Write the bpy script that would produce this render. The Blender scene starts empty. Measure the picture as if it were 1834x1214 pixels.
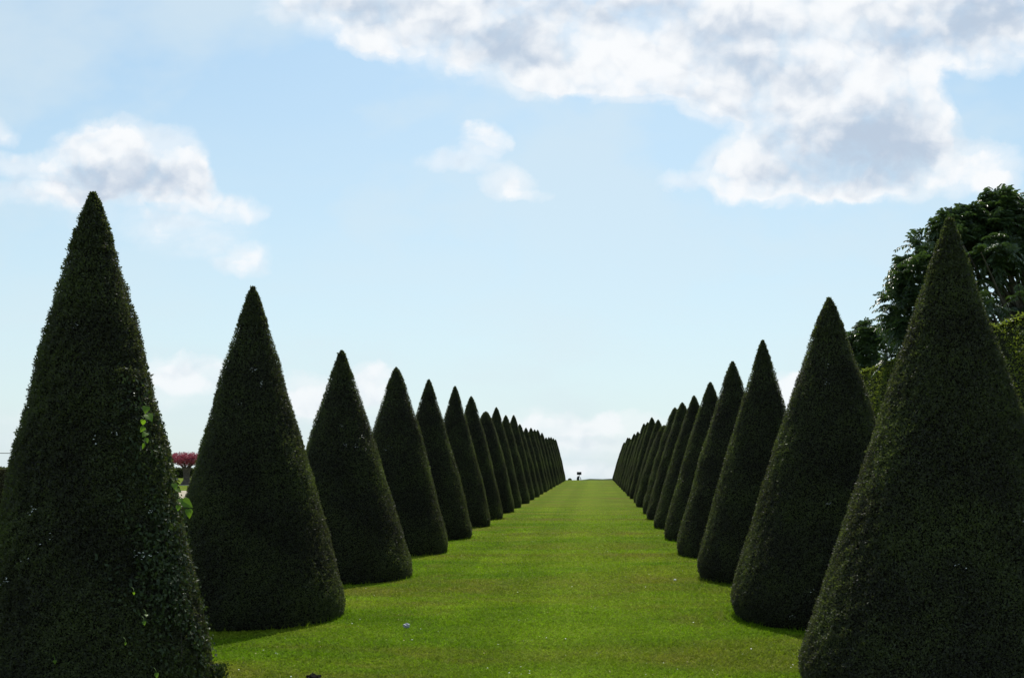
import bpy, math
import numpy as np
from mathutils import Vector

S = bpy.context.scene
COL = S.collection
rng = np.random.default_rng(7)

# ------------------------------------------------------------------ camera
F = 1800.0            # focal length in pixels of the 1834 px wide photograph
VX, HY = 1068.0, 868.0
EYE = 1.6
SLOPE = 40.0 / F      # the lawn climbs gently away from the camera
cam_d = bpy.data.cameras.new("camera")
cam = bpy.data.objects.new("camera", cam_d)
COL.objects.link(cam)
cam.location = (0, 0, EYE)
cam.rotation_euler = (math.radians(90), 0, 0)
cam_d.sensor_width = 36
cam_d.lens = 36 * F / 1834
cam_d.shift_x = -(VX - 917) / 1834
cam_d.shift_y = (HY - 607) / 1834
cam_d.clip_start = 0.1
cam_d.clip_end = 20000
S.camera = cam

# ------------------------------------------------------------------ light
SUN_EL, SUN_AZ = 60.0, 0.5      # azimuth clockwise from +Y
sun_d = bpy.data.lights.new("sun", 'SUN')
sun_d.energy = 3.4
sun_d.angle = math.radians(0.5)
sun_d.color = (1.0, 0.95, 0.86)
sun = bpy.data.objects.new("sun", sun_d)
COL.objects.link(sun)
sun.rotation_euler = (-math.radians(90 - SUN_EL), 0, -math.radians(SUN_AZ))
sun.location = (0, 30, 60)

S.view_settings.view_transform = 'Standard'
S.view_settings.look = 'None'
S.view_settings.exposure = 0.15
S.view_settings.gamma = 1.0

# ------------------------------------------------------------------ sky
world = bpy.data.worlds.new("World")
S.world = world
world.use_nodes = True
wt = world.node_tree
wt.nodes.clear()


class G:
    """tiny helper to write node graphs as expressions"""
    def __init__(s, nt): s.nt = nt
    def node(s, t, **kw):
        n = s.nt.nodes.new(t)
        for k, v in kw.items(): setattr(n, k, v)
        return n
    def put(s, sock, v):
        if isinstance(v, bpy.types.NodeSocket): s.nt.links.new(v, sock)
        else: sock.default_value = v
    def m(s, op, a, b=0.0, c=0.0, clamp=False):
        n = s.node('ShaderNodeMath', operation=op, use_clamp=clamp)
        s.put(n.inputs[0], a); s.put(n.inputs[1], b); s.put(n.inputs[2], c)
        return n.outputs[0]
    def v(s, op, a, b=(0, 0, 0)):
        n = s.node('ShaderNodeVectorMath', operation=op)
        s.put(n.inputs[0], a); s.put(n.inputs[1], b)
        return n.outputs['Value'] if op in ('LENGTH', 'DOT_PRODUCT', 'DISTANCE') else n.outputs['Vector']
    def rng(s, x, a, b, lo=0.0, hi=1.0, smooth=True):
        n = s.node('ShaderNodeMapRange', interpolation_type='SMOOTHSTEP' if smooth else 'LINEAR')
        s.put(n.inputs['Value'], x); s.put(n.inputs['From Min'], a); s.put(n.inputs['From Max'], b)
        s.put(n.inputs['To Min'], lo); s.put(n.inputs['To Max'], hi)
        return n.outputs['Result']
    def mix(s, f, a, b, blend='MIX'):
        n = s.node('ShaderNodeMix', data_type='RGBA', blend_type=blend)
        s.put(n.inputs[0], f)
        s.put(n.inputs[6], a if not isinstance(a, tuple) or len(a) == 4 else a + (1,))
        s.put(n.inputs[7], b if not isinstance(b, tuple) or len(b) == 4 else b + (1,))
        return n.outputs[2]
    def noise(s, vec, scale, detail=4, rough=0.5, dist=0.0, lac=2.0):
        n = s.node('ShaderNodeTexNoise')
        s.put(n.inputs['Vector'], vec)
        n.inputs['Scale'].default_value = scale; n.inputs['Detail'].default_value = detail
        n.inputs['Roughness'].default_value = rough; n.inputs['Distortion'].default_value = dist
        n.inputs['Lacunarity'].default_value = lac
        return n
    def mapping(s, vec, scale=(1, 1, 1), loc=(0, 0, 0)):
        n = s.node('ShaderNodeMapping')
        s.put(n.inputs['Vector'], vec); n.inputs['Scale'].default_value = scale
        n.inputs['Location'].default_value = loc
        return n.outputs[0]


g_ = G(wt)
sky = g_.node('ShaderNodeTexSky', sky_type='NISHITA')
sky.sun_disc = False
sky.sun_elevation = math.radians(SUN_EL)
sky.sun_rotation = math.radians(SUN_AZ)
sky.altitude = 60
sky.air_density = 1.0
sky.dust_density = 1.4
sky.ozone_density = 1.6
geo = g_.node('ShaderNodeTexCoord')
sep = g_.node('ShaderNodeSeparateXYZ')
wt.links.new(geo.outputs['Generated'], sep.inputs[0])
ylen = g_.m('MAXIMUM', sep.outputs[1], 0.12)
u = g_.m('DIVIDE', sep.outputs[0], ylen)
w = g_.m('DIVIDE', sep.outputs[2], ylen)
com = g_.node('ShaderNodeCombineXYZ')
wt.links.new(u, com.inputs[0]); wt.links.new(w, com.inputs[1])
P0 = com.outputs[0]
# wandering edges: warp the lookup with two scales of turbulence
def n2(vec, scale, detail, rough, dist=0.0):
    n = g_.noise(vec, scale, detail, rough, dist)
    n.noise_dimensions = '2D'
    return n


wn = n2(P0, 7.0, 3, 0.55)
wv = g_.v('MULTIPLY', g_.v('SUBTRACT', wn.outputs['Color'], (0.5, 0.5, 0.5)), (0.055, 0.040, 0.0))
wn2 = n2(P0, 34.0, 4, 0.6)
wv2 = g_.v('MULTIPLY', g_.v('SUBTRACT', wn2.outputs['Color'], (0.5, 0.5, 0.5)), (0.020, 0.016, 0.0))
P = g_.v('ADD', g_.v('ADD', P0, wv), wv2)

# cumulus banks: (x, y, rx, ry, density) in the photograph's angular layout
BL = [
 (560, 5, 80, 40, .8), (640, 30, 110, 55, 1.0), (780, 50, 150, 75, 1.2), (930, 70, 150, 80, 1.2), (1080, 60, 170, 85, 1.2), (1220, 60, 170, 100, 1.2),
 (1370, 70, 170, 110, 1.2), (690, 85, 80, 30, 1.0), (990, 138, 80, 34, 1.1), (1150, 130, 120, 40, 1.0),
 (1310, 150, 120, 60, 1.1), (1460, 120, 150, 110, 1.2), (1600, 50, 180, 90, 1.2), (1770, 25, 160, 75, 1.2), (1790, 98, 90, 40, 1.3),
 (1590, 165, 100, 85, 1.1), (1480, 260, 130, 90, 1.2), (1580, 250, 110, 90, 1.2), (1650, 200, 50, 80, 1.0),
 (1325, 295, 80, 52, 1.5), (1400, 322, 120, 34, 1.2), (1735, 296, 80, 44, 1.3), (1540, 322, 120, 28, 1.0),
 (1790, 325, 50, 20, .6), (1290, 185, 70, 42, .95), (1370, 215, 60, 40, .9),
 (170, 262, 65, 36, 1.0), (250, 280, 100, 56, 1.4), (215, 320, 130, 42, 1.2), (70, 292, 95, 26, .9), (85, 350, 110, 28, .85),
 (325, 325, 52, 50, 1.1), (260, 380, 170, 42, .55), (360, 425, 110, 42, .5), (415, 366, 60, 24, .8), (450, 462, 50, 32, .85),
 (395, 480, 40, 18, .5), (0, 232, 36, 24, .9),
 (865, 248, 45, 25, 1.1), (805, 284, 62, 19, 1.0), (902, 323, 52, 30, 1.05), (945, 343, 45, 11, .6), (1205, 322, 40, 15, .8),
 (330, 665, 100, 30, 1.3), (260, 705, 110, 34, .6), (120, 760, 150, 40, .6), (540, 702, 70, 36, 1.2), (672, 690, 46, 34, 1.5), (600, 730, 120, 26, .8),
 (960, 758, 170, 24, .85), (1090, 775, 190, 30, .9), (1040, 810, 120, 20, .6), (1060, 850, 140, 16, 1.0),
 (1422, 704, 50, 36, 1.5), (1540, 700, 120, 40, .6),
]
# where the banks are thick enough to look grey from below
GR = [
 (640, 10, 110, 38, .9), (740, 35, 100, 40, .9), (880, 85, 130, 42, 1.0), (950, 95, 80, 45, .7), (1040, 15, 150, 40, .8), (1310, 75, 110, 50, .9),
 (1370, 135, 110, 36, .9), (1510, 285, 140, 58, 1.25), (1590, 240, 90, 60, .9), (1690, 35, 150, 60, 1.1), (1810, 10, 90, 50, 1.0), (1400, 225, 80, 28, .7),
 (1610, 90, 60, 36, .5), (240, 328, 125, 36, 1.6), (120, 320, 90, 18, .7), (280, 372, 90, 24, .5), (1050, 790, 120, 10, .5),
]
bg = bpy.data.node_groups.new('cloud_puff', 'ShaderNodeTree')
bg.interface.new_socket('P', in_out='INPUT', socket_type='NodeSocketVector')
bg.interface.new_socket('C', in_out='INPUT', socket_type='NodeSocketVector')
bg.interface.new_socket('R', in_out='INPUT', socket_type='NodeSocketVector')
bg.interface.new_socket('W', in_out='INPUT', socket_type='NodeSocketFloat')
bg.interface.new_socket('Acc', in_out='INPUT', socket_type='NodeSocketFloat')
bg.interface.new_socket('D', in_out='OUTPUT', socket_type='NodeSocketFloat')
b_ = G(bg)
gi = b_.node('NodeGroupInput'); go = b_.node('NodeGroupOutput')
dv_ = b_.v('MULTIPLY', b_.v('SUBTRACT', gi.outputs['P'], gi.outputs['C']), gi.outputs['R'])
dd = b_.m('SUBTRACT', 1.0, b_.m('MULTIPLY', b_.v('DOT_PRODUCT', dv_, dv_), 0.55), clamp=True)
b_.put(go.inputs['D'], b_.m('MULTIPLY_ADD', dd, gi.outputs['W'], gi.outputs['Acc']))


def heap(lst, pos):
    acc = 0.0
    for (bx, by, rx, ry, wgt) in lst:
        n = g_.node('ShaderNodeGroup'); n.node_tree = bg
        g_.put(n.inputs['P'], pos)
        n.inputs['C'].default_value = ((bx - VX) / F, (HY - by) / F, 0)
        n.inputs['R'].default_value = (F / rx, F / ry, 0)
        n.inputs['W'].default_value = wgt
        g_.put(n.inputs['Acc'], acc)
        acc = n.outputs['D']
    return acc


acc = heap(BL, P)
gry = heap(GR, P)
nz = g_.m('SUBTRACT', n2(g_.mapping(P0, (1, 1.35, 1)), 20.0, 7, 0.62, 0.3).outputs['Fac'], 0.5)
nz3 = g_.m('SUBTRACT', n2(g_.mapping(P0, (1, 1.7, 1), (5, 3, 1)), 9.0, 6, 0.6, 0.5).outputs['Fac'], 0.5)
vo = g_.node('ShaderNodeTexVoronoi', feature='F1', voronoi_dimensions='2D')
g_.put(vo.inputs['Vector'], g_.v('ADD', P0, wv2)); vo.inputs['Scale'].default_value = 19.0; vo.inputs['Detail'].default_value = 2.0
vo.inputs['Roughness'].default_value = 0.55
puff = g_.m('SUBTRACT', 0.40, vo.outputs['Distance'])
dens = g_.m('ADD', g_.m('MINIMUM', acc, 1.3), g_.m('ADD', g_.m('MULTIPLY', nz, 1.1), g_.m('MULTIPLY', puff, 0.55)))
vo2 = g_.node('ShaderNodeTexVoronoi', feature='F1', voronoi_dimensions='2D')
g_.put(vo2.inputs['Vector'], g_.v('ADD', g_.v('ADD', P0, wv2), (-0.003, 0.011, 0.0))); vo2.inputs['Scale'].default_value = 19.0; vo2.inputs['Detail'].default_value = 2.0
vo2.inputs['Roughness'].default_value = 0.55
billow = g_.m('SUBTRACT', vo2.outputs['Distance'], vo.outputs['Distance'])     # crowns of the puffs face the high sun
alpha = g_.m('MULTIPLY', g_.rng(dens, 0.16, 1.25), g_.rng(acc, 0.02, 0.3))
halo = g_.m('MULTIPLY', g_.rng(g_.m('ADD', acc, g_.m('MULTIPLY', nz3, 1.7)), 0.0, 1.1), 0.55)
halo = g_.m('MULTIPLY', halo, g_.rng(acc, 0.0, 0.25))
alpha = g_.m('MAXIMUM', alpha, halo)
alpha = g_.m('MULTIPLY', alpha, g_.rng(w, 0.0, 0.22, 0.72, 1.0))
# thin veil low down and wisps everywhere
veil = g_.m('MULTIPLY', g_.rng(w, 0.47, 0.04, 0.06, 0.95, False), g_.rng(n2(g_.mapping(P0, (1, 3.2, 1)), 5.0, 5, 0.55).outputs['Fac'], 0.3, 0.75, 0.8, 1.0))
wisp = g_.m('MULTIPLY', g_.rng(n2(g_.mapping(P0, (1, 1.6, 1), (3, 1, 0)), 3.2, 5, 0.55).outputs['Fac'], 0.32, 0.68), 0.60)
K = 1.0 / 0.15
hi = g_.m('ADD', g_.m('MINIMUM', gry, 2.2), g_.m('ADD', g_.m('MULTIPLY', nz, 1.3), g_.m('ADD', g_.m('MULTIPLY', nz3, 1.7), g_.m('MULTIPLY', puff, -0.5))))
hi = g_.m('ADD', hi, g_.m('ADD', g_.m('MULTIPLY', g_.rng(acc, 0.9, 2.6), 0.25), g_.m('MULTIPLY', billow, -0.75)))
core = g_.rng(hi, 0.0, 2.35)
ccol = g_.mix(core, (0.86 * K, 0.88 * K, 0.90 * K), (0.46 * K, 0.55 * K, 0.67 * K))
base = g_.mix(1.0, sky.outputs[0], (0.82, 0.94, 0.86), 'MULTIPLY')
veilc = (0.64 * K, 0.74 * K, 0.79 * K)
sk = g_.mix(g_.m('MAXIMUM', veil, wisp), base, veilc)
sk = g_.mix(alpha, sk, ccol)
bgn = g_.node('ShaderNodeBackground')
g_.put(bgn.inputs['Color'], sk)
bgn.inputs['Strength'].default_value = 0.15
wo = g_.node('ShaderNodeOutputWorld')
wt.links.new(bgn.outputs[0], wo.inputs[0])


# ------------------------------------------------------------------ helpers
def gz(x, y):
    """height of the ground: a gentle ramp up to a crest, then falling away"""
    x = np.asarray(x, float); y = np.asarray(y, float)
    t = np.clip((-x - 12) / 8, 0, 1); t = t * t * (3 - 2 * t)
    yc = 90.5 + 26 * t
    d = np.clip(y - yc, 0, None)
    dq = np.minimum(d, 8.0)
    z = SLOPE * np.minimum(y, yc) + SLOPE * dq - 0.004 * dq ** 2 - 0.042 * np.clip(d - 8, 0, None)
    z = np.where(y < -30, -30 * SLOPE, z)
    return np.maximum(z, -2.0)


def tag(o, label=None, cat=None, group=None, kind=None):
    if label: o['label'] = label
    if cat: o['category'] = cat
    if group: o['group'] = group
    if kind: o['kind'] = kind
    return o


def mesh_np(name, verts, faces_idx, loop_tot, mats, mat_idx=None, smooth=False):
    """verts (n,3), faces_idx flat loops, loop_tot per face"""
    me = bpy.data.meshes.new(name)
    verts = np.ascontiguousarray(verts, dtype=np.float32)
    loops = np.ascontiguousarray(faces_idx, dtype=np.int32).ravel()
    tot = np.ascontiguousarray(loop_tot, dtype=np.int32)
    me.vertices.add(len(verts)); me.vertices.foreach_set('co', verts.ravel())
    me.loops.add(len(loops)); me.loops.foreach_set('vertex_index', loops)
    st = np.concatenate([[0], np.cumsum(tot)[:-1]]).astype(np.int32)
    me.polygons.add(len(tot)); me.polygons.foreach_set('loop_start', st)
    if mat_idx is not None: me.polygons.foreach_set('material_index', np.ascontiguousarray(mat_idx, dtype=np.int32))
    if smooth is not False:
        sm = np.full(len(tot), True) if smooth is True else smooth
        me.polygons.foreach_set('use_smooth', sm)
    me.update(calc_edges=True)
    me.validate()
    for m in mats: me.materials.append(m)
    return me


class MB:
    """collects pieces and builds ONE mesh"""
    def __init__(s): s.v = []; s.l = []; s.t = []; s.m = []; s.s = []; s.n = 0
    def add(s, v, faces, mat=0, smooth=False):
        v = np.asarray(v, float).reshape(-1, 3)
        f = np.asarray(faces)
        s.v.append(v); s.l.append((f + s.n).ravel()); s.t.append(np.full(len(f), f.shape[1]))
        s.m.append(np.full(len(f), mat)); s.s.append(np.full(len(f), smooth)); s.n += len(v)
    def leaves(s, p, d, nrm, L, W, mat=0, bend=0.0):
        """diamond leaves: base p, direction d, surface normal nrm"""
        d = d / np.linalg.norm(d, axis=1, keepdims=True)
        side = np.cross(nrm, d); side /= np.maximum(np.linalg.norm(side, axis=1, keepdims=True), 1e-6)
        L = np.asarray(L).reshape(-1, 1) * np.ones((len(p), 1)); W = np.asarray(W).reshape(-1, 1) * np.ones((len(p), 1))
        a = p; b = p + d * L * .45 + side * W * .5; c = p + d * L - nrm * L * bend; e = p + d * L * .45 - side * W * .5
        v = np.stack([a, b, c, e], 1).reshape(-1, 3)
        f = np.arange(len(p) * 4).reshape(-1, 4)
        s.add(v, f, mat)
    def tube(s, pts, rad, seg=8, mat=0, cap=True):
        pts = np.asarray(pts, float); n = len(pts)
        rad = np.ones(n) * np.asarray(rad, float)
        tn = np.gradient(pts, axis=0); tn /= np.linalg.norm(tn, axis=1, keepdims=True)
        ref = np.array([0.13, 0.21, 1.0]) if abs(tn[0, 2]) < .9 else np.array([1.0, 0.17, 0.1])
        a = np.cross(tn, ref); a /= np.linalg.norm(a, axis=1, keepdims=True); b = np.cross(tn, a)
        th = np.linspace(0, 2 * np.pi, seg, endpoint=False)
        v = pts[:, None] + rad[:, None, None] * (a[:, None] * np.cos(th)[None, :, None] + b[:, None] * np.sin(th)[None, :, None])
        i = np.arange(n - 1)[:, None] * seg; j = np.arange(seg)[None]; k = (j + 1) % seg
        f = np.stack([i + j, i + k, i + k + seg, i + j + seg], -1).reshape(-1, 4)
        s.add(v.reshape(-1, 3), f, mat, True)
        if cap:
            s.add(v[0], np.arange(seg)[::-1][None], mat); s.add(v[-1], np.arange(seg)[None], mat)
    def box(s, c, h, mat=0):
        c = np.asarray(c); h = np.asarray(h)
        q = np.array([[x, y, z] for x in (-1, 1) for y in (-1, 1) for z in (-1, 1)]) * h + c
        s.add(q, [[0, 1, 3, 2], [4, 6, 7, 5], [0, 4, 5, 1], [2, 3, 7, 6], [0, 2, 6, 4], [1, 5, 7, 3]], mat)
    def mesh(s, name, mats):
        return mesh_np(name, np.concatenate(s.v), np.concatenate(s.l), np.concatenate(s.t), mats, np.concatenate(s.m), np.concatenate(s.s))
    def build(s, name, mats, parent=None, loc=(0, 0, 0)):
        o = bpy.data.objects.new(name, s.mesh(name, mats)); COL.objects.link(o)
        o.location = loc
        if parent: o.parent = parent
        return o


def empty(name, loc):
    o = bpy.data.objects.new(name, None); COL.objects.link(o); o.location = loc
    o.empty_display_size = 0.2
    return o


def unit(v): return v / np.maximum(np.linalg.norm(v, axis=-1, keepdims=True), 1e-9)
def rdir(n): return unit(rng.normal(size=(n, 3)))


# ------------------------------------------------------------------ materials
def mat_new(name):
    m = bpy.data.materials.new(name); m.use_nodes = True
    m.node_tree.nodes.clear()
    return m, G(m.node_tree)


def leaf_mat(name, cols, trans=0.3, tcol=None, rough=0.45, spec=0.4, nscale=3.0, wn=0.45):
    """foliage: reflected colour varies per leaf, some light passes through"""
    m, g = mat_new(name)
    ge = g.node('ShaderNodeNewGeometry'); tc = g.node('ShaderNodeTexCoord')
    rp = g.node('ShaderNodeValToRGB'); cr = rp.color_ramp
    cr.interpolation = 'LINEAR'
    while len(cr.elements) < len(cols): cr.elements.new(0.5)
    for i, c in enumerate(cols):
        cr.elements[i].position = i / (len(cols) - 1); cr.elements[i].color = (*c, 1)
    nn = g.noise(tc.outputs['Object'], nscale, 4, 0.6)
    f = g.m('ADD', g.m('MULTIPLY', ge.outputs['Random Per Island'], 1 - wn), g.m('MULTIPLY', g.rng(nn.outputs['Fac'], .3, .7), wn))
    g.put(rp.inputs[0], f)
    c = rp.outputs[0]
    bs = g.node('ShaderNodeBsdfPrincipled')
    g.put(bs.inputs['Base Color'], c); bs.inputs['Roughness'].default_value = rough
    bs.inputs['Specular IOR Level'].default_value = spec
    tr = g.node('ShaderNodeBsdfTranslucent')
    g.put(tr.inputs['Color'], g.mix(1.0, c, (tcol or (1.6, 1.9, 0.7)), 'MULTIPLY'))
    mx = g.node('ShaderNodeMixShader'); mx.inputs[0].default_value = trans
    g.nt.links.new(bs.outputs[0], mx.inputs[1]); g.nt.links.new(tr.outputs[0], mx.inputs[2])
    out = g.node('ShaderNodeOutputMaterial'); g.nt.links.new(mx.outputs[0], out.inputs[0])
    return m


def plain(name, col, rough=0.8, nscale=8, var=0.3, spec=0.3, bump=0.0, metal=0.0):
    m, g = mat_new(name)
    tc = g.node('ShaderNodeTexCoord')
    n1 = g.noise(tc.outputs['Object'], nscale, 6, 0.6)
    f = g.rng(n1.outputs['Fac'], .3, .7)
    a = tuple(x * (1 - var) for x in col); b = tuple(min(1, x * (1 + var)) for x in col)
    bs = g.node('ShaderNodeBsdfPrincipled')
    g.put(bs.inputs['Base Color'], g.mix(f, a, b)); bs.inputs['Roughness'].default_value = rough
    bs.inputs['Specular IOR Level'].default_value = spec; bs.inputs['Metallic'].default_value = metal
    if bump:
        bn = g.node('ShaderNodeBump'); bn.inputs['Strength'].default_value = bump; bn.inputs['Distance'].default_value = 0.02
        n2 = g.noise(tc.outputs['Object'], nscale * 6, 6, 0.7)
        g.put(bn.inputs['Height'], n2.outputs['Fac']); g.put(bs.inputs['Normal'], bn.outputs[0])
    out = g.node('ShaderNodeOutputMaterial'); g.nt.links.new(bs.outputs[0], out.inputs[0])
    return m


def grass_mat(name, blade):
    m, g = mat_new(name)
    tc = g.node('ShaderNodeTexCoord'); ob = tc.outputs['Object']
    big = g.noise(g.mapping(ob, (0.16, 0.55, 0.0)), 1.0, 5, 0.6, 0.6)          # bands that run across the lawn
    mid = g.noise(g.mapping(ob, (0.8, 1.1, 0.0), (7, 2, 0)), 1.0, 5, 0.6, 0.3)
    fine = g.noise(g.mapping(ob, (1, 1, 0.0)), 16.0, 6, 0.75)
    vf = g.noise(g.mapping(ob, (1, 1, 0.0)), 75.0, 3, 0.7)
    green = g.mix(g.rng(mid.outputs['Fac'], .32, .68), (0.072, 0.125, 0.004), (0.115, 0.170, 0.007))
    dry = g.mix(g.rng(fine.outputs['Fac'], .35, .65), (0.105, 0.105, 0.014), (0.145, 0.122, 0.026))
    fdry = g.m('MULTIPLY', g.rng(big.outputs['Fac'], .44, .60), g.rng(mid.outputs['Fac'], .25, .7, .45, 1.0))
    c = g.mix(g.m('MULTIPLY', fdry, 0.85), green, dry)
    sx = g.node('ShaderNodeSeparateXYZ'); g.put(sx.inputs[0], ob)
    wave = g.m('SINE', g.m('ADD', g.m('MULTIPLY', sx.outputs[1], 1.15), g.m('MULTIPLY', big.outputs['Fac'], 15.0)))
    c = g.mix(g.m('MULTIPLY', g.rng(wave, -.6, 1, 0.0, 0.55), g.rng(mid.outputs['Fac'], .3, .65, .35, 1.0)), c, (0.155, 0.205, 0.010))
    stripe = g.m('SINE', g.m('ADD', g.m('MULTIPLY', sx.outputs[0], 5.2), g.m('MULTIPLY', mid.outputs['Fac'], 1.2)))
    c = g.mix(g.rng(stripe, -.5, .5, 0.0, 0.30), c, (0.075, 0.115, 0.004))
    # the walked middle of the lawn is paler, and old dry patches break it up
    mdx = g.m('ABSOLUTE', g.m('ADD', sx.outputs[0], g.m('MULTIPLY_ADD', big.outputs['Fac'], 0.8, -0.25)))
    c = g.mix(g.m('MULTIPLY', g.rng(mdx, 1.0, 0.1), 0.35), c, (0.150, 0.200, 0.014))
    pat = g.noise(g.mapping(ob, (0.55, 0.5, 0.0), (11, 5, 0)), 1.0, 6, 0.65, 0.8)
    c = g.mix(g.rng(pat.outputs['Fac'], .55, .70, 0.0, 0.45), c, (0.125, 0.105, 0.026))
    tuf = g.noise(g.mapping(ob, (1, 1, 0.0), (4, 8, 0)), 5.5, 4, 0.7)
    c = g.mix(g.rng(tuf.outputs['Fac'], .62, .72, 0.0, 0.5), c, (0.035, 0.070, 0.004))
    k = g.m('MULTIPLY', g.rng(fine.outputs['Fac'], .25, .75, 0.62, 1.35), g.rng(vf.outputs['Fac'], .25, .75, 0.72, 1.28))
    if blade:
        ge = g.node('ShaderNodeNewGeometry')
        k = g.m('MULTIPLY', g.rng(ge.outputs['Random Per Island'], 0, 1, 1.0, 2.3, False), g.rng(fine.outputs['Fac'], .25, .75, 0.75, 1.25))
    cm = g.v('SCALE', c); cm.node.inputs['Scale'].default_value = 1.0; g.put(cm.node.inputs['Scale'], k)
    bs = g.node('ShaderNodeBsdfPrincipled')
    g.put(bs.inputs['Base Color'], cm); bs.inputs['Roughness'].default_value = 0.75 if blade else 0.95
    bs.inputs['Specular IOR Level'].default_value = 0.12 if blade else 0.05
    out = g.node('ShaderNodeOutputMaterial')
    if blade:
        tr = g.node('ShaderNodeBsdfTranslucent'); g.put(tr.inputs['Color'], g.mix(1.0, cm, (1.3, 1.5, 0.8), 'MULTIPLY'))
        mx = g.node('ShaderNodeMixShader'); mx.inputs[0].default_value = 0.4
        g.nt.links.new(bs.outputs[0], mx.inputs[1]); g.nt.links.new(tr.outputs[0], mx.inputs[2])
        g.nt.links.new(mx.outputs[0], out.inputs[0])
    else:
        bn = g.node('ShaderNodeBump'); bn.inputs['Strength'].default_value = 0.7; bn.inputs['Distance'].default_value = 0.03
        h = g.m('ADD', fine.outputs['Fac'], g.m('MULTIPLY', vf.outputs['Fac'], 0.5))
        g.put(bn.inputs['Height'], h); g.put(bs.inputs['Normal'], bn.outputs[0])
        g.nt.links.new(bs.outputs[0], out.inputs[0])
    return m


M_lawn = grass_mat('lawn', False)
M_blade = grass_mat('grass_blade', True)
M_yew = leaf_mat('yew_needles', [(0.030, 0.027, 0.024), (0.050, 0.049, 0.036), (0.077, 0.086, 0.043), (0.112, 0.132, 0.050)], trans=0.38, rough=0.5, spec=0.2, nscale=1.7, wn=.5)
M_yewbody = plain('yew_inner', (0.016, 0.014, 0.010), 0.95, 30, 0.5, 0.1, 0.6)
M_glint = plain('painted_glint', (0.75, 0.74, 0.66), 0.4, 40, 0.2, 0.6)  # near-white colour stands in for sun glints on the yew cones
M_hedge = leaf_mat('hedge_leaves', [(0.088, 0.108, 0.026), (0.13, 0.155, 0.032), (0.17, 0.195, 0.042)], trans=0.5, tcol=(1.7, 1.8, .7), nscale=2.0)
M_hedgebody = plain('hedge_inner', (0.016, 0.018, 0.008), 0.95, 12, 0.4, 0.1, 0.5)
M_tree = leaf_mat('tree_leaves', [(0.032, 0.052, 0.030), (0.052, 0.082, 0.038), (0.085, 0.12, 0.036)], trans=0.25, rough=0.32, spec=0.6, nscale=1.0)
M_red = leaf_mat('crimson_leaves', [(0.15, 0.030, 0.055), (0.27, 0.062, 0.095), (0.40, 0.12, 0.16)], trans=0.3, tcol=(1.6, 1.0, 1.0), nscale=3.0)
M_vine = leaf_mat('vine_leaves', [(0.022, 0.032, 0.015), (0.038, 0.055, 0.022), (0.065, 0.085, 0.028)], trans=0.25, rough=0.5, spec=0.25, nscale=5)
M_vinebig = leaf_mat('broad_vine_leaves', [(0.10, 0.17, 0.02), (0.16, 0.26, 0.03)], trans=0.6, tcol=(1.5, 1.7, .6), rough=0.4, nscale=5)
M_bark = plain('bark', (0.09, 0.075, 0.06), 0.9, 6, 0.4, 0.2, 0.8)
M_gravel = plain('gravel', (0.42, 0.36, 0.27), 0.95, 3, 0.12, 0.1, 0.5)
M_kerb = plain('pale_edging', (0.40, 0.37, 0.32), 0.9, 3, 0.15)
M_dark = plain('dark_painted_metal', (0.018, 0.015, 0.022), 0.5, 5, 0.3, 0.4)
M_wire = plain('galvanised_wire', (0.12, 0.12, 0.12), 0.5, 5, 0.1, 0.5)
M_wood = plain('far_foliage', (0.035, 0.05, 0.03), 0.95, 0.05, 0.3)
M_white = plain('white_petals', (0.70, 0.70, 0.62), 0.6, 40, 0.15)
M_paper = plain('crumpled_paper', (0.40, 0.40, 0.45), 0.55, 45, 0.45, 0.4)
M_straw = plain('dry_leaf_litter', (0.36, 0.30, 0.12), 0.7, 30, 0.4)
M_soil = plain('dark_clod', (0.02, 0.018, 0.012), 0.9, 30, 0.4, 0.1, 0.8)

# ------------------------------------------------------------------ ground
xs = np.unique(np.concatenate([np.linspace(-9000, -300, 8), np.linspace(-300, -60, 7), np.linspace(-60, -24, 10), np.linspace(-24, -8, 33),
                               np.linspace(-8, 8, 9), np.linspace(8, 60, 8), np.linspace(60, 300, 5), np.linspace(300, 9000, 8)]))
ys = np.unique(np.concatenate([np.linspace(-3000, -30, 8), np.linspace(-30, 88, 31), np.linspace(88, 130, 85), np.linspace(130, 240, 23), np.linspace(240, 9000, 16)]))
X, Y = np.meshgrid(xs, ys); Z = gz(X, Y)
nx, ny = len(xs), len(ys)
i = np.arange(ny - 1)[:, None] * nx; j = np.arange(nx - 1)[None]
Fq = np.stack([i + j, i + j + 1, i + j + 1 + nx, i + j + nx], -1).reshape(-1, 4)
b = MB(); b.add(np.stack([X, Y, Z], -1), Fq, 0, True)
tag(b.build('ground', [M_lawn]), kind='structure')


def sheet(name, outline, mat, lift=0.004):
    """flat sheet on the linear part of the ramp"""
    o = np.array(outline, float)
    v = np.column_stack([o[:, 0], o[:, 1], SLOPE * o[:, 1] + lift])
    b = MB(); b.add(v, [list(range(len(v)))])
    return tag(b.build(name, [mat]), kind='structure')


arc = [(-20 - 3 * math.cos(a) - 30 * (a / 1.2), 57.0 - 2.2 * math.sin(a) + a * 2.0) for a in np.linspace(0, 1.2, 9)]
sheet('gravel_walk', [(-12.6, 14), (-12.6, 56)] + arc + [(-60, 59), (-60, 14)], M_gravel)
sheet('lawn_edging', [(-12.6, 69.6), (-12.6, 70.6), (-60, 72.6), (-60, 71.6)], M_kerb)

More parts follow.
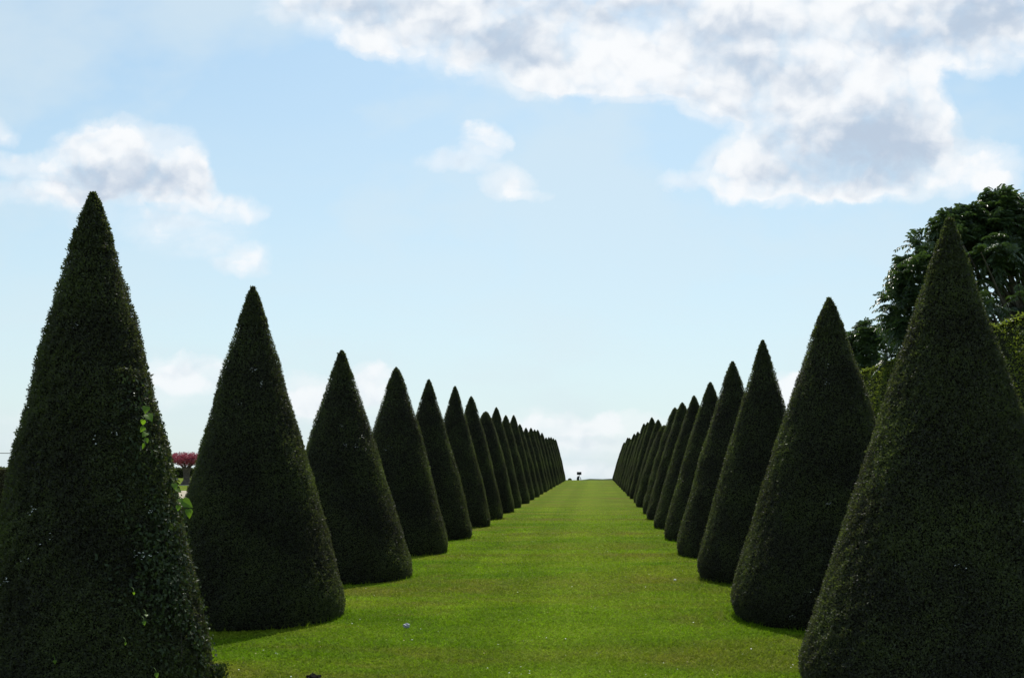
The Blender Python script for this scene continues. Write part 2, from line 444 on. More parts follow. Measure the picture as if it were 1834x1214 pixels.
# far wood beyond the crest
fx = np.linspace(-2600, 2600, 260)
top = 9.3 + 1.1 * np.sin(fx * .011) + rng.normal(0, .7, len(fx)) + .8 * np.sin(fx * .05 + 1)
fy = 1500 + 60 * np.sin(fx * .004)
b = MB()
v = np.concatenate([np.column_stack([fx, fy, np.full_like(fx, -2.5)]), np.column_stack([fx, fy + 8, top]),
                    np.column_stack([fx, fy + 60, top + 1]), np.column_stack([fx, fy + 90, np.full_like(fx, -2.5)])])
n = len(fx); i = np.arange(n - 1)
b.add(v, np.concatenate([np.stack([i + k * n, i + 1 + k * n, i + 1 + (k + 1) * n, i + (k + 1) * n], -1) for k in range(3)]), 0, True)
tag(b.build('far_wood', [M_wood]), 'low dark line of distant woodland just above the crest of the lawn', 'woodland', kind='stuff')


# ------------------------------------------------------------------ clipped yew cones
CUT = [0.08]        # how far the foot of the cone is clipped in


def cone_profile(t, p):
    """relative radius at relative depth t below the tip"""
    t = np.clip(t, 0, 1)
    w = np.minimum((t + 0.010) ** p, 1.0)
    e = np.clip((t - 0.91) / 0.09, 0, 1)
    return w * (1 - CUT[0] * e ** 2.2) * np.clip((t + .0008) / .016, 0, 1) ** .5


def make_yew(name, H, R, p, nleaf, lsize, glints=(), seed=0, lump=0.0075, steps=(), clump=.008):
    r = np.random.default_rng(seed)
    ph = r.uniform(0, 6.28, (14, 2)); kf = [(int(r.integers(1, 9)), r.uniform(1, 11)) for _ in range(14)]
    am = np.array([lump / (0.8 + 0.22 * (a + b_ / 2)) for a, b_ in kf])

    def rad(th, z):
        t = (H - z) / H
        w = cone_profile(t, p) * R
        d = sum(am[i] * np.sin(kf[i][0] * th + ph[i, 0]) * np.sin(kf[i][1] * z + ph[i, 1]) for i in range(14))
        for (z0, dr, th0, wid) in steps:       # a ledge where the clipping steps out
            d = d + dr * (z < z0) * np.exp(-((z0 - z) / 0.7) ** 2) * np.exp(-(((th - th0 + np.pi) % (2 * np.pi) - np.pi) / wid) ** 2)
        return w + d * np.clip(t * 4, .15, 1)
    b = MB()
    nth, nzz = 64, 80
    tt = np.linspace(0, 1, nzz) ** 0.9
    zz = H * (1 - tt); zz[-1] = -0.06
    TH, ZZ = np.meshgrid(np.linspace(0, 2 * np.pi, nth, endpoint=False), zz)
    RR = np.maximum(rad(TH, np.clip(ZZ, 0, H)) - 0.028, 0.002)
    v = np.stack([RR * np.cos(TH), RR * np.sin(TH), ZZ - 0.02], -1)
    i = np.arange(nzz - 1)[:, None] * nth; j = np.arange(nth)[None]; k = (j + 1) % nth
    f = np.stack([i + j, i + nth + j, i + nth + k, i + k], -1).reshape(-1, 4)
    b.add(v, f, 1, True)
    # needles over the clipped skin
    t = np.sqrt(r.uniform(0, 1, nleaf)); t = np.where(r.uniform(0, 1, nleaf) < 0.06, r.uniform(0, .12, nleaf), t)
    z = H * (1 - t); th = r.uniform(0, 2 * np.pi, nleaf)
    rr = rad(th, z)
    tl = R / H
    nrm = unit(np.column_stack([np.cos(th), np.sin(th), np.full(nleaf, tl)]))
    pos = np.column_stack([rr * np.cos(th), rr * np.sin(th), z])
    # small-scale clumping: shoots push out together
    cl = np.sin(th * 23 * (0.3 + t) + ph[0, 0] + 2 * np.sin(z * 9)) * np.sin(z * 21 + ph[1, 1] + 2 * np.sin(th * 7)) * clump
    pos += nrm * (r.uniform(-.030, .002, nleaf) + cl)[:, None]
    tanr = unit(r.normal(size=(nleaf, 3)))
    d = unit(nrm * r.uniform(.0, .8, nleaf)[:, None] + tanr + np.array([0, 0, .2]))
    ln = unit(nrm * .75 + r.normal(0, .62, (nleaf, 3)))
    L = lsize * r.uniform(.6, 1.35, nleaf)
    long_ = r.uniform(0, 1, nleaf) < 0.006
    L = np.where(long_, L * 1.7, L)
    b.leaves(pos, d, ln, L, L * .5, 0, 0.1)
    for (fth, fz, spread, nf) in glints:  # small pale leaves painted as glints on the shaded foliage
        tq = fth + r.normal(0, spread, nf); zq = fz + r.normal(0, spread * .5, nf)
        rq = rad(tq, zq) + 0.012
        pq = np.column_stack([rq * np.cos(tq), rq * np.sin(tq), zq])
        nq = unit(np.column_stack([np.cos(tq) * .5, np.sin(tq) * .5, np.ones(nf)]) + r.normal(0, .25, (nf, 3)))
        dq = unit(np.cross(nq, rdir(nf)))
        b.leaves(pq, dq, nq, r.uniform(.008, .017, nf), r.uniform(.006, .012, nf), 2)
    return b.mesh(name, [M_yew, M_yewbody, M_glint]), rad


def zpix(y, d):            # height above the ramp of something seen at pixel row y, distance d
    return EYE + (828 - y) * d / F


D2R = math.pi / 180
LT = [(167, 346), (453, 514), (612, 628), (710, 658), (768, 680), (815, 692), (844, 710), (870, 737), (889, 729.5), (906, 743.5), (920, 743.5),
      (931, 759.5), (942, 766), (951, 766), (957.5, 769), (963, 769.5), (970.7, 775), (978, 783), (983, 782.5), (987, 782.5), (991, 784.5), (995, 786.5)]
RT = [(1700, 391), (1485, 534), (1366, 610), (1312, 648), (1272, 685), (1243, 709), (1222, 721), (1208.7, 730), (1189.6, 761.5), (1178.8, 751.5),
      (1167.5, 747.5), (1160, 756), (1153.4, 758.5), (1147.8, 775), (1142.5, 773), (1136, 776.5), (1131.5, 786), (1127.5, 784), (1124.4, 783.5), (1121, 793), (1118, 792)]
LL, LR = 3.55, 2.46
LP = [.83, .90, .90, .80, .84, .86, .80, .66, .80, .8, .8, .78, .8, .8, .8, .8, .8, .8, .8, .8, .8, .8]
RP = [.97, .88, .92, .84, .86, .86, .80, .76, .66, .80, .8, .8, .8, .8, .8, .8, .8, .8, .8, .8, .8]
LRad = [.81, .955, 1.0, .94, .95, .93, .93]
RRad = [1.07, 1.06, .95, 1.0, 1.0, 1.02, 1.04, 1.05]
RZ = [6.95, 10.35, 13.85, 17.4, 20.9, 24.6, 28.3]
ordn = ['nearest', 'second', 'third', 'fourth', 'fifth', 'sixth', 'seventh', 'eighth', 'ninth', 'tenth', 'eleventh', 'twelfth', 'thirteenth',
        'fourteenth', 'fifteenth', 'sixteenth', 'seventeenth', 'eighteenth', 'nineteenth', 'twentieth', 'twenty-first', 'twenty-second']
extra = {('left', 0): 'tall clipped yew cone with a green vine climbing its right side, in the left row',
         ('left', 1): 'tall clipped yew cone standing just behind the vine-covered one, second in the left row',
         ('left', 2): 'clipped yew cone with a rounded bullet tip, third from the front in the left row',
         ('left', 7): 'clipped yew cone with a blunt low top, eighth from the front in the left row',
         ('left', 21): 'farthest clipped yew cone of the left row, on the crest against the sky',
         ('right', 0): 'largest clipped yew cone on the right, in front of the broadleaf tree',
         ('right', 1): 'clipped yew cone with a hedge end showing behind it, second in the right row',
         ('right', 2): 'slender sharp-tipped clipped yew cone, third from the front in the right row',
         ('right', 8): 'shortest clipped yew cone with a blunt top, ninth from the front in the right row',
         ('right', 20): 'farthest clipped yew cone of the right row, on the crest against the sky'}
# generic cones of unit size that the farther ones share
PROTO = {}
for q, pv in enumerate((.92, .86, .80, .76, .66)):
    PROTO[pv] = [make_yew('conical_yew', 3.4, 1.0, pv, 110000, .022, seed=100 + q * 3 + s, glints=[(-1.4, 1.9, .10, 5), (-1.9, 2.4, .1, 4)] if pv == .80 else ())[0] for s in range(2)]


def place_yews(tips, lat, side, ps, rads):
    CUT[0] = .06 if side < 0 else .13
    for k, (tx, ty) in enumerate(tips):
        d = lat * F / abs(tx - VX)
        if side > 0 and k < len(RZ): d = RZ[k]
        x = abs(tx - VX) * d / F * side; h = zpix(ty, d)
        R = rads[k] if k < len(rads) else rads[-1] + rng.normal(0, .02)
        name = 'left' if side < 0 else 'right'
        if k < 3:
            nl = {0: 360000, 1: 230000, 2: 150000}[k]
            ls = {0: .0165, 1: .018, 2: .020}[k]
            fl = []; st = ()
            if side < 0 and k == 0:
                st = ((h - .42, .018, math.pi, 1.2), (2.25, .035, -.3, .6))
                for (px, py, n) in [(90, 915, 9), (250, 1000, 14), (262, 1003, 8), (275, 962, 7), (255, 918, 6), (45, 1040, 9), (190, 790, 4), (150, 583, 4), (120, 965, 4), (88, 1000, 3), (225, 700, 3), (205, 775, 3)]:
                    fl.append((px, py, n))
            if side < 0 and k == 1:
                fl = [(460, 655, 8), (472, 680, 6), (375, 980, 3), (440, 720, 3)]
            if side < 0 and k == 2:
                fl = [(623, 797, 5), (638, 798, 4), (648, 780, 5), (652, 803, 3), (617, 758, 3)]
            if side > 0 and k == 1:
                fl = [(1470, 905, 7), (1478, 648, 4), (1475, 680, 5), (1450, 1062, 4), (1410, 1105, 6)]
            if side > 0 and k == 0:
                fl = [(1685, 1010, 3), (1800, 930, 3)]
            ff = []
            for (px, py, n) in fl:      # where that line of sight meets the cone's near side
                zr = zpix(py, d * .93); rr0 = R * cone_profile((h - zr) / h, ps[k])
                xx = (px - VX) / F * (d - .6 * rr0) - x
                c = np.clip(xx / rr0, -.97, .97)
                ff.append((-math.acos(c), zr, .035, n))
            me, _ = make_yew('conical_yew', h, R, ps[k], nl, ls, ff, seed=int(10 + k + 5 * (side > 0)), steps=st, clump=(.013, .010, .008)[k] if side < 0 else .009)
            o = bpy.data.objects.new('conical_yew', me)
        else:
            key = min(PROTO, key=lambda a: abs(a - ps[k]))
            o = bpy.data.objects.new('conical_yew', PROTO[key][k % 2])
            o.scale = (R, R, h / 3.4)
            o.rotation_euler = (0, 0, rng.uniform(-.5, .5) if key == .80 else rng.uniform(0, 6.28))
        COL.objects.link(o)
        o.location = (x, d, float(gz(x, d)))
        lab = extra.get((name, k), f'dark clipped yew cone, {ordn[k]} from the front in the {name} row along the lawn')
        tag(o, lab, 'clipped yew', f'clipped yew cones lining the {name} side of the lawn')


place_yews(LT, LL, -1, LP, LRad)
place_yews(RT, LR, 1, RP, RRad)

# one more cone of a farther row, peeping out between the first two on the left
me, _ = make_yew('conical_yew', 3.3, .95, .84, 20000, .055, seed=77)
o = bpy.data.objects.new('conical_yew', me); COL.objects.link(o)
o.location = (-(1068 - 272) / F * 53, 53, float(gz(-23, 53)))
tag(o, 'distant brownish yew cone beside the gravel walk, mostly hidden by the nearest left yew', 'clipped yew')

# ------------------------------------------------------------------ vine on the nearest left cone
h0 = zpix(346, LL * F / 901); d0 = LL * F / 901
root = empty('climbing_vine', (-LL + .72, d0 - .62, float(gz(0, d0))))
tag(root, 'green vine with broad light leaves climbing the right side of the nearest left yew', 'vine')
off = np.array([-LL, d0, gz(0, d0)]) - np.array(root.location)
def on_cone(th, z, out=0.03):
    r_ = .80 * cone_profile((h0 - z) / h0, .83) + out
    return np.column_stack([r_ * np.cos(th), r_ * np.sin(th), z]) + off
b = MB()
for s in range(3):
    zz = np.linspace(0.0, rng.uniform(1.6, 2.2), 24)
    th = -.40 + s * .16 + .18 * np.sin(zz * 2.2 + s) - .02 * zz
    b.tube(on_cone(th, zz, -.004), np.linspace(.006, .002, 24), 5)
b.build('stem', [M_bark], root)
CUT[0] = .06
n = 5200
zz = rng.triangular(0.02, 0.6, 2.35, n); th = rng.normal(-.22, .27, n) + .10 * np.sin(zz * 5)
keep = np.sin(th * 9 + zz * 3) * np.sin(zz * 8 + th * 4) > -.55
zz, th = zz[keep], th[keep]; n = len(zz)
p = on_cone(th, zz, 0.0) + unit(np.column_stack([np.cos(th), np.sin(th), np.zeros(n)])) * rng.uniform(-.01, .05, n)[:, None]
nr = unit(np.column_stack([np.cos(th), np.sin(th), np.full(n, .6)]) + rng.normal(0, .55, (n, 3)))
dr = unit(np.cross(nr, rdir(n)) + np.array([0, 0, -.5]))
b = MB(); b.leaves(p, dr, nr, rng.uniform(.018, .040, n), rng.uniform(.012, .024, n), 0, .15)
b.build('small_leaf', [M_vine], root)
# the few big bright leaves
def heart(b, p, d, nrm, L):
    d = d / np.linalg.norm(d); side = np.cross(nrm, d); side /= np.linalg.norm(side); nn = np.cross(d, side)
    prof = [(0, 0), (-.10, .22), (.05, .42), (.30, .46), (.62, .28), (1.0, 0)]
    mid = [(.0, 0), (.05, 0), (.2, 0), (.4, 0), (.7, 0), (1.0, 0)]
    for sg in (1, -1):
        v = []
        for (a, c), (m_, _) in zip(prof, mid):
            v.append(p + L * (m_ * d) - nn * L * .25 * m_ ** 2)
            v.append(p + L * (a * d + sg * c * side) - nn * L * (.25 * max(a, 0) ** 2 - .12 * c))
        f = [[2 * q, 2 * q + 1, 2 * q + 3, 2 * q + 2] for q in range(1, 4)]
        b.add(v, f, 0, True)
        b.add([v[0], v[1], v[3], v[2]], [[0, 1, 2, 3]], 0, True)
        b.add([v[8], v[9], v[11]], [[0, 1, 2]], 0, True)
for (px, py, L, dx) in [(262, 728, .07, .5), (264, 742, .085, .6), (257, 752, .05, -.2), (262, 775, .06, .1), (259, 795, .05, 0), (258, 765, .05, -.5), (261, 785, .045, .4),
                        (312, 866, .06, .3), (316, 876, .05, .8), (322, 893, .06, .6), (327, 897, .10, .75), (337, 912, .08, .35), (320, 905, .05, -.3),
                        (262, 1100, .030, .2), (258, 1112, .035, 0), (98, 1180, .030, .3), (240, 1060, .025, .2), (280, 1205, .04, .3), (225, 1150, .022, .1)]:
    dd_ = d0 - .35 if py < 1000 else d0 - .75
    z = zpix(py, dd_) + SLOPE * (dd_ - d0)
    pw = np.array([(px - VX) / F * dd_, dd_, gz(0, d0) + z])
    # push onto the skin of the cone
    c0 = np.array([-LL, d0]); vv = pw[:2] - c0
    rr0 = .81 * cone_profile((h0 - z) / h0, .83) + .05
    if np.linalg.norm(vv) < rr0:
        hh = rr0 ** 2 - vv[0] ** 2
        pw[1] = d0 - math.sqrt(max(hh, 0.0)); pw[0] = (px - VX) / F * pw[1]
    b = MB()
    heart(b, pw - np.array(root.location), np.array([dx, -.25, -.75]) + rng.normal(0, .25, 3), unit(np.array([.3, -.6, .75]) + rng.normal(0, .3, 3)), L * .78)
    b.tube([pw - np.array(root.location) + np.array([-.03, .03, .03]), pw - np.array(root.location) + np.array([-.008, .01, .02]), pw - np.array(root.location)], .0018, 4)
    b.build('leaf', [M_vinebig], root)


# ------------------------------------------------------------------ hedges
def hedge(name, x0, x1, y0, y1, H, nleaf, lsize, label, base=0.0, lf=None, seed=3):
    r = np.random.default_rng(seed)
    b = MB()
    cx, cy = (x0 + x1) / 2, (y0 + y1) / 2
    zb = float(gz(cx, cy))
    nyy, nxx, nzz = max(4, int((y1 - y0) / .5)), max(4, int((x1 - x0) / .5)), 10

    def sk(u_, v_, ax):      # gentle lumps
        return .035 * np.sin(u_ * 1.9 + ax) * np.sin(v_ * 2.7 + 1 + ax) + .02 * np.sin(u_ * 5.3 + 2 * ax) * np.sin(v_ * 6.1)
    faces = []
    def patch(fn, nu, nv):
        U, V = np.meshgrid(np.linspace(0, 1, nu), np.linspace(0, 1, nv))
        v = fn(U, V)
        i = np.arange(nv - 1)[:, None] * nu; j = np.arange(nu - 1)[None]
        b.add(v.reshape(-1, 3), np.stack([i + j, i + j + 1, i + j + 1 + nu, i + j + nu], -1).reshape(-1, 4), 1, True)
    lx, ly = x1 - x0, y1 - y0
    def zg(x, y): return gz(x, y) - zb
    def P3(x, y, z): return np.stack([x - cx, y - cy, z + zg(x, y)], -1)
    fns = [(lambda U, V: P3(x0 + 0 * U, y0 + U * ly, V * H), ly * H, np.array([-1., 0, 0])),
           (lambda U, V: P3(x1 + 0 * U, y0 + U * ly, V * H), ly * H, np.array([1., 0, 0])),
           (lambda U, V: P3(x0 + U * lx, y0 + 0 * U, V * H), lx * H, np.array([0, -1., 0])),
           (lambda U, V: P3(x0 + U * lx, y1 + 0 * U, V * H), lx * H, np.array([0, 1., 0])),
           (lambda U, V: P3(x0 + U * lx, y0 + V * ly, H + 0 * U), lx * ly, np.array([0, 0, 1.]))]
    for fn, ar, nr in fns:
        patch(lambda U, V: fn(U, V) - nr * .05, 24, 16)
    A = sum(a for _, a, _ in fns)
    for q, (fn, ar, nr) in enumerate(fns):
        n = int(nleaf * ar / A)
        U, V = r.uniform(0, 1, n), r.uniform(0, 1, n)
        p = fn(U, V)
        p = p + nr * (sk(p[:, 1] + p[:, 0], p[:, 2] + p[:, 0], q) + r.uniform(-.07, .02, n))[:, None]
        N = np.tile(nr, (n, 1))
        d = unit(N * r.uniform(.1, .9, n)[:, None] + rdir(n) * .9 + np.array([0, 0, .3]))
        ln = unit(np.cross(d, rdir(n)))
        L = lsize * r.uniform(.6, 1.4, n) * np.where(r.uniform(0, 1, n) < .01, 2.2, 1)
        b.leaves(p, d, ln, L, L * .55, 0, .12)
    o = b.build(name, [lf or M_hedge, M_hedgebody], None, (cx, cy, zb))
    return tag(o, label, 'hedge')


hedge('tall_hedge', 7.0, 8.2, 6.0, 36.0, 4.02, 260000, .042, 'tall clipped green hedge running behind the front yews on the right')
hedge('low_hedge', -95, -30, 104, 105.5, .92, 30000, .16, 'long low dark hedge on the horizon behind the crimson tree', lf=M_yew, seed=5)
hedge('low_hedge', -21.5, -16.4, 29.4, 30.6, 1.42, 26000, .06, 'dark clipped hedge at the left edge behind the nearest left yew', lf=M_yew, seed=6)


# ------------------------------------------------------------------ trees
def limb_tree(root, trunk_top, r0, tips, mat=M_bark, name='trunk'):
    b = MB()
    tt = np.array(trunk_top, float)
    ts = np.linspace(0, 1, 10)[:, None]
    pts = tt * ts + np.column_stack([.10 * np.sin(ts[:, 0] * 5), .08 * np.sin(ts[:, 0] * 4 + 1), 0 * ts[:, 0]]) * tt[2] * .12 * (ts > 0)
    rad = r0 * (1 - .5 * ts[:, 0]); rad[0] *= 1.5; rad[1] *= 1.15
    b.tube(pts, rad, 12)
    for tp in tips:
        st = pts[int(rng.integers(4, 10))]
        tp = np.array(tp)
        m1 = st + (tp - st) * .45 + np.array([0, 0, .12 * np.linalg.norm(tp - st)])
        q = np.linspace(0, 1, 7)[:, None]
        c = (1 - q) ** 2 * st + 2 * q * (1 - q) * m1 + q ** 2 * tp
        b.tube(c, np.linspace(r0 * .32, .012, 7), 6)
    return b.build(name, [mat], root)


def frond_crown(root, centers, per, flen, nl, leafL, mat, seed, droop=.5, inner=.25):
    """sprays of pinnate leaves gathered at the twig ends"""
    r = np.random.default_rng(seed); b = MB()
    P_, D_, N_, L_ = [], [], [], []
    for (c, outward) in centers:
        k = per
        dr = unit(np.array(outward) * 0.8 + r.normal(0, .75, (k, 3)) + np.array([0, 0, .25]))
        fl = flen * r.uniform(.6, 1.2, k)
        for q in range(k):
            dv = dr[q]; sd = unit(np.cross(dv, [0, 0, 1.0])); 
            s = np.linspace(.18, 1, nl)
            pts = np.array(c) + fl[q] * (s[:, None] * dv - droop * (s ** 2)[:, None] * np.array([0, 0, 1]) * .8)
            for sg in (-1, 1):
                dd = sd * sg + dv * .45 - np.array([0, 0, .45 + .3 * r.uniform()])
                P_.append(pts); D_.append(np.tile(unit(dd), (nl, 1)) + r.normal(0, .12, (nl, 3)))
                up = unit(np.cross(dd, dv)); up = up * (1 if up[2] > 0 else -1)
                N_.append(np.tile(up, (nl, 1)) + r.normal(0, .2, (nl, 3)))
                L_.append(leafL * r.uniform(.8, 1.2, nl) * (1.05 - .45 * np.abs(s - .5)))
    P_, D_, N_, L_ = map(np.concatenate, (P_, D_, N_, L_))
    b.leaves(P_, unit(D_), unit(N_), L_, L_ * .36, 0, .18)
    return b.build('crown', [mat], root)


def ellipsoid_centers(n, c, rad, lumps, seed, lo=-.75):
    """twig ends spread through lobes of a crown, mostly near its outside"""
    r = np.random.default_rng(seed); out = []
    lc = [(np.array(c) + np.array(l[:3]) * np.array(rad), l[3] * np.array(rad)) for l in lumps]
    while len(out) < n:
        q, rr_ = lc[int(r.integers(len(lc)))]
        dv = unit(r.normal(size=3)); 
        if dv[2] < lo: continue
        s = r.uniform(.45, 1.0) ** .5
        out.append((q + dv * rr_ * s, dv))
    return out


# big broadleaf tree behind the right hedge
tx, tyy = 10.6, 24.0
root = empty('broadleaf_tree', (tx, tyy, float(gz(tx, tyy))))
tag(root, 'big dark tree with drooping feathery leaves rising behind the tall right hedge', 'tree')
lumps = [(0, 0, 5.0, 2.4), (-2.3, 0, 6.15, 1.05), (-2.75, .1, 5.2, .85), (-2.65, 0, 4.3, .95), (-1.7, 0, 6.5, 1.0), (-.9, .1, 6.6, .95), (-.95, 0, 7.35, .42),
         (-.95, 0, 6.9, .65), (.7, 0, 6.7, 1.3), (2.2, 0, 5.4, 1.6), (-1.4, -.8, 5.2, 1.5), (-1.2, 0, 3.9, 1.6), (-2.9, 0, 6.05, .45), (-3.0, 0, 5.0, .5), (-2.15, 0, 7.15, .3), (-1.75, 0, 7.3, .28), (-.95, 0, 7.75, .22), (-.35, 0, 7.45, .25), (.2, 0, 7.7, .4)]
cs = ellipsoid_centers(700, (0, 0, 0), (1, 1, 1), lumps, 11)
limb_tree(root, (0, 0, 4.6), .24, [c for c, _ in cs[::16]])
frond_crown(root, cs, 8, .44, 10, .12, M_tree, 12)

# small tree further along the same hedge
tx, tyy = 9.9, 36.0
root = empty('small_tree', (tx, tyy, float(gz(tx, tyy))))
tag(root, 'smaller leafy tree showing over the hedge just left of the big broadleaf tree', 'tree')
cs = ellipsoid_centers(190, (0, 0, 5.2), (1.25, 1.25, 1.55), [(0, 0, 0, .8), (-.45, 0, -.3, .55), (-.2, 0, .45, .45), (.4, 0, .1, .6), (-.35, 0, .2, .5)], 21)
limb_tree(root, (0, 0, 4.6), .12, [c for c, _ in cs[::12]])
frond_crown(root, cs, 9, .34, 6, .15, M_tree, 22)

# crimson tree on the far left lawn
dz = 72.0; tx = (334 - VX) / F * dz
root = empty('crimson_tree', (tx, dz, float(gz(tx, dz))))
tag(root, 'small crimson-leaved tree with a flat spreading crown beyond the gravel walk', 'tree')
b = MB()
b.tube([(0, 0, 0), (0, 0, .12), (0.02, 0, .35), (0, 0, .6), (0, 0, .95), (0.03, 0, 1.25)], [.46, .36, .24, .20, .24, .34], 12)
for a in np.linspace(0, 6.28, 9)[:-1]:
    q = np.linspace(0, 1, 6)[:, None]
    e = np.array([1.0 * math.cos(a), 1.0 * math.sin(a), 1.95 + .15 * math.sin(3 * a)])
    b.tube(np.array([0, 0, 1.05]) * (1 - q) + e * q + np.array([0, 0, .12]) * q * (1 - q), np.linspace(.09, .02, 6), 6)
b.build('trunk', [M_bark], root)
n = 9000; a = rng.uniform(0, 6.28, n); q = np.sqrt(rng.uniform(0, 1, n)); hh = rng.uniform(0, 1, n)
edge = 1.42 * (1 + .10 * np.sin(3 * a + 1) + .07 * np.sin(7 * a))
low = 1.25 + .45 * q; top_ = 2.28 - .40 * q ** 3 + .07 * np.sin(a * 5 + q * 6)
p = np.column_stack([q * edge * np.cos(a), q * edge * np.sin(a), low + (top_ - low) * hh]) + rng.normal(0, .03, (n, 3))
cl = np.sin(p[:, 0] * 9) * np.sin(p[:, 1] * 9 + 1) * np.sin(p[:, 2] * 11) > -.45
p = p[cl]; n = len(p)
b = MB(); d = unit(rdir(n) + np.array([0, 0, .2])); b.leaves(p, d, unit(np.cross(d, rdir(n))), rng.uniform(.06, .13, n), rng.uniform(.04, .08, n))
b.build('crown', [M_red], root)

# ------------------------------------------------------------------ things on the skyline
yp = 91.0
def crest_pt(px, y): return (px - VX) / F * y
# sign stand
sx = crest_pt(1037.3, yp)
root = empty('sign_stand', (sx, yp, float(gz(sx, yp))))
tag(root, 'small dark square panel raised on a squat base at the end of the lawn', 'sign')
sc = yp / F
b = MB(); b.box((0.0, 0, 12.2 * sc), (4.1 * sc, .03, 2.6 * sc)); b.box((-1.6 * sc, -.034, 12.2 * sc), (2.0 * sc, .006, 2.2 * sc)); b.box((2.2 * sc, -.034, 12.2 * sc), (1.6 * sc, .006, 2.2 * sc)); b.build('panel', [M_dark], root)
b = MB(); b.tube([(0.2 * sc, .05, 6 * sc), (.2 * sc, .05, 10.4 * sc)], .02, 8); b.build('post', [M_dark], root)
b = MB(); b.tube([(-1.9 * sc, 0, -.05), (-2.0 * sc, 0, 2 * sc), (-1.9 * sc, 0, 4.5 * sc), (-1.3 * sc, 0, 6.2 * sc), (0, .0, 7.2 * sc)], [.125, .125, .115, .09, .03], 12); b.build('base', [M_dark], root)
b = MB(); b.tube([(.3 * sc, 0, 7.0 * sc), (1.4 * sc, 0, 5.6 * sc), (2.4 * sc, 0, 4.0 * sc), (3.0 * sc, 0, 2.0 * sc), (3.1 * sc, 0, -.05)], [.022, .024, .028, .034, .04], 8); b.build('leg', [M_dark], root)
# low bush on the crest
sx = crest_pt(1020.5, 91.5)
b = MB(); n = 700; a = rng.uniform(0, 6.28, n); q = rng.uniform(0, 1, n)
p = np.column_stack([.17 * np.cos(a) * np.sqrt(1 - q ** 2), .15 * np.sin(a) * np.sqrt(1 - q ** 2), .15 * q])
d = unit(p + rng.normal(0, .05, (n, 3))); b.leaves(p * .8, d, unit(np.cross(d, rdir(n))), .06, .04)
tag(b.build('low_bush', [M_yew], None, (sx, 91.5, float(gz(sx, 91.5)) + .01)), 'tiny dark bush on the crest between the last left yew and the small sign', 'bush')

# wire between two posts, far left
yw = 100.0
root = empty('wire_fence', (-48, yw, float(gz(-48, yw))))
tag(root, 'thin horizontal wire strung on posts above the hedge at the far left edge', 'fence')
zw = EYE + (828 - 811) * yw / F
b = MB(); b.tube([(-20, 0, zw + .02), (-10, 0, zw - .02), (0, 0, zw - .03), (3.5, 0, zw)], .035, 6); b.build('wire', [M_wire], root)
for xx in (-20, 3.5):
    b = MB(); b.tube([(xx, 0, -.1), (xx, 0, 1.2), (xx, 0, zw + .04)], [.06, .055, .05], 8); b.build('post', [M_wire], root)

# ------------------------------------------------------------------ lawn: blades, flowers, litter
n = 380000
q = rng.uniform(0, 1, n)
Yb = 1 / ((1 - q) / 6.6 + q / 46.0)
Yb = np.where(rng.uniform(0, 1, n) < (Yb - 15) / 31, 6.6 + (Yb - 15) * rng.uniform(0, 1, n), Yb)
lo = np.maximum(-(VX + 10) / F * Yb, -4.6); hi_ = np.minimum((1834 - VX + 10) / F * Yb, 3.6)
Xb = lo + (hi_ - lo) * rng.uniform(0, 1, n)
tuft = np.sin(Xb * 5.1 + 2 * np.sin(Yb * 3.3)) * np.sin(Yb * 6.3 + 2 * np.sin(Xb * 2.7))
hgt = rng.uniform(.008, .022, n) * (1 + .35 * tuft) * np.clip((46 - Yb) / 20, .25, 1)
wd = .0026 + .00042 * Yb
ang = rng.uniform(0, 6.28, n)
lean = rng.normal(0, 1.4, (n, 2)) * hgt[:, None]
zb = SLOPE * Yb
a = np.column_stack([Xb - wd * np.cos(ang), Yb - wd * np.sin(ang), zb - .002])
c = np.column_stack([Xb + wd * np.cos(ang), Yb + wd * np.sin(ang), zb - .002])
t_ = np.column_stack([Xb + lean[:, 0], Yb + lean[:, 1], zb + hgt])
FX, FY, FH = [], [], []
for q in COL.objects:
    if q.name.startswith('conical_yew') and q.location.y < 34 and abs(q.location.x) < 6:
        nn = int(900 * 10 / q.location.y)
        rr_ = (q.scale[0] if q.scale[0] != 1 else q.dimensions.x / 2) * .93
        a0 = rng.uniform(0, 6.28, nn); k0 = np.sin(a0 * 9 + q.location.y) * np.sin(a0 * 4 + 1) + rng.uniform(-.4, .6, nn)
        a0 = a0[k0 > 0]; r0_ = rr_ + rng.normal(.03, .045, len(a0))
        FX.append(q.location.x + r0_ * np.cos(a0)); FY.append(q.location.y + r0_ * np.sin(a0)); FH.append(rng.uniform(.02, .07, len(a0)))
FX, FY, FH = map(np.concatenate, (FX, FY, FH)); m_ = len(FX); zf = SLOPE * FY
lf_ = rng.normal(0, .4, (m_, 2)) * FH[:, None]; af = rng.uniform(0, 6.28, m_); wf = .003 + .0003 * FY
a = np.concatenate([a, np.column_stack([FX - wf * np.cos(af), FY - wf * np.sin(af), zf - .002])])
c = np.concatenate([c, np.column_stack([FX + wf * np.cos(af), FY + wf * np.sin(af), zf - .002])])
t_ = np.concatenate([t_, np.column_stack([FX + lf_[:, 0], FY + lf_[:, 1], zf + FH])]); n = len(a)
me = mesh_np('grass_blades', np.stack([a, c, t_], 1).reshape(-1, 3), np.arange(n * 3), np.full(n, 3), [M_blade])
o = bpy.data.objects.new('grass', me); COL.objects.link(o)
tag(o, 'short mown green grass blades covering the lawn between the yew rows', 'grass', kind='stuff')

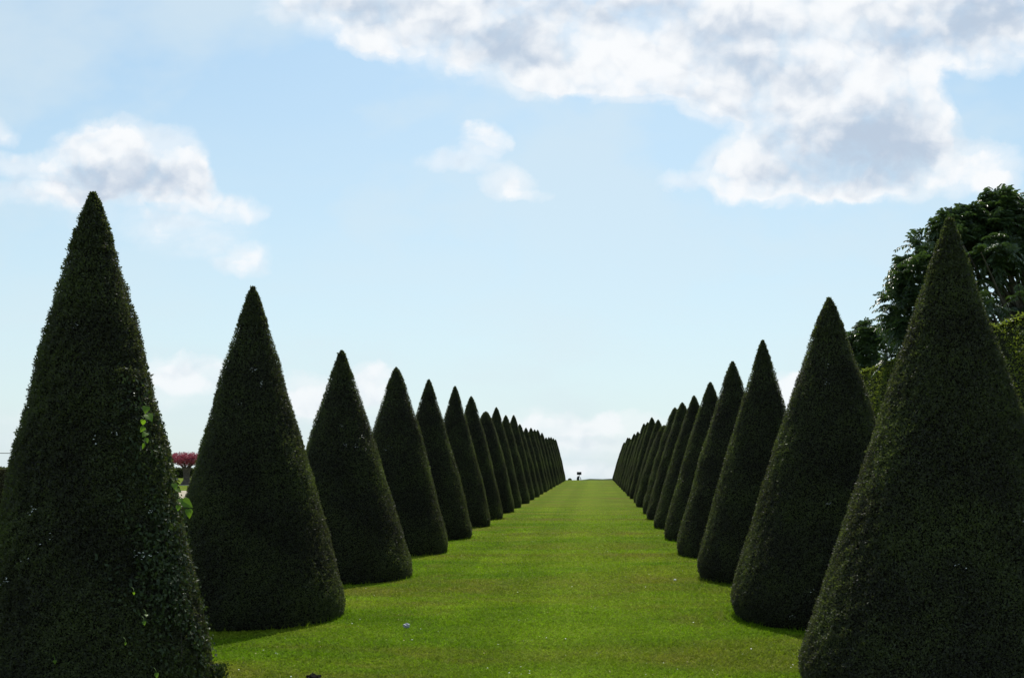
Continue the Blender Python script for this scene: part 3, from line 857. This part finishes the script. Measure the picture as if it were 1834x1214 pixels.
# daisies and pale litter, far too many to count
b = MB()
n = 900
q = rng.uniform(0, 1, n); Yd = 1 / ((1 - q) / 6.8 + q / 26.0); Xd = rng.uniform(-3.2, 2.3, n)
patchy = np.sin(Xd * 1.7 + 1) * np.sin(Yd * 1.1) + rng.uniform(-.8, 1, n) > .1
Xd, Yd = Xd[patchy], Yd[patchy]; n = len(Xd)
p = np.column_stack([Xd, Yd, SLOPE * Yd + rng.uniform(.014, .026, n)])
nr = unit(rng.normal(0, .3, (n, 3)) + np.array([0, 0, 1.])); d = unit(np.cross(nr, rdir(n)))
kind = rng.uniform(0, 1, n) < .45
s_ = rng.uniform(.005, .011, n)
b.leaves(p[kind] , d[kind], nr[kind], s_[kind] * 1.5, s_[kind] * 1.5, 0)
b.leaves(p[~kind], d[~kind], nr[~kind], s_[~kind] * 2.2, s_[~kind] * .9, 1)
tag(b.build('daisies_and_litter', [M_white, M_straw]), 'scattered tiny pale flowers and dry leaves in the lawn', 'flowers', kind='stuff')


def ground_from_px(px, py):
    y = EYE * F / (py - 828); return ((px - VX) / F * y, y, SLOPE * y)


# crumpled paper scrap
import bmesh
def crumple(name, px, py, rad, mat, label, cat, flat=.7, seed=1, amp=.3):
    r = np.random.default_rng(seed)
    bm = bmesh.new(); bmesh.ops.create_icosphere(bm, subdivisions=3, radius=rad)
    for v in bm.verts:
        c = v.co.normalized()
        k = 1 + amp * (math.sin(c.x * 7 + seed) * math.sin(c.y * 6 + 2) + .6 * math.sin(c.z * 9 + c.x * 5)) + r.uniform(-.08, .08)
        v.co = Vector((v.co.x * k, v.co.y * k, v.co.z * k * flat))
    me = bpy.data.meshes.new(name); bm.to_mesh(me); bm.free(); me.materials.append(mat)
    o = bpy.data.objects.new(name, me); COL.objects.link(o)
    x, y, z = ground_from_px(px, py); o.location = (x, y, z + rad * flat * .75)
    return tag(o, label, cat)


crumple('crumpled_paper', 728, 1124, .027, M_paper, 'small crumpled grey-white paper lying on the lawn near the second left yew', 'litter', .95, 2, .28)
crumple('white_flower', 1209, 1039, .020, M_white, 'small round white flower head in the grass near the third right yew', 'flower', .6, 4, .15)
crumple('earth_clod', 560, 1222, .050, M_soil, 'dark clod of earth in the lawn at the bottom edge of the picture', 'clod', .7, 6, .3)
# sprout at the foot of the nearest left yew
n = 420
x, y, z = ground_from_px(388, 1222)
p = np.column_stack([rng.uniform(-.05, .05, n), rng.uniform(-.07, .07, n), rng.uniform(0, .10, n)])
b = MB(); d = unit(rdir(n) + np.array([0, 0, .9])); b.leaves(p, d, unit(np.cross(d, rdir(n))), .03, .013)
tag(b.build('yew_sprout', [M_vine], None, (x - .03, y + .1, z)), 'low leafy shoots sprouting from the grass at the foot of the nearest left yew', 'plant')
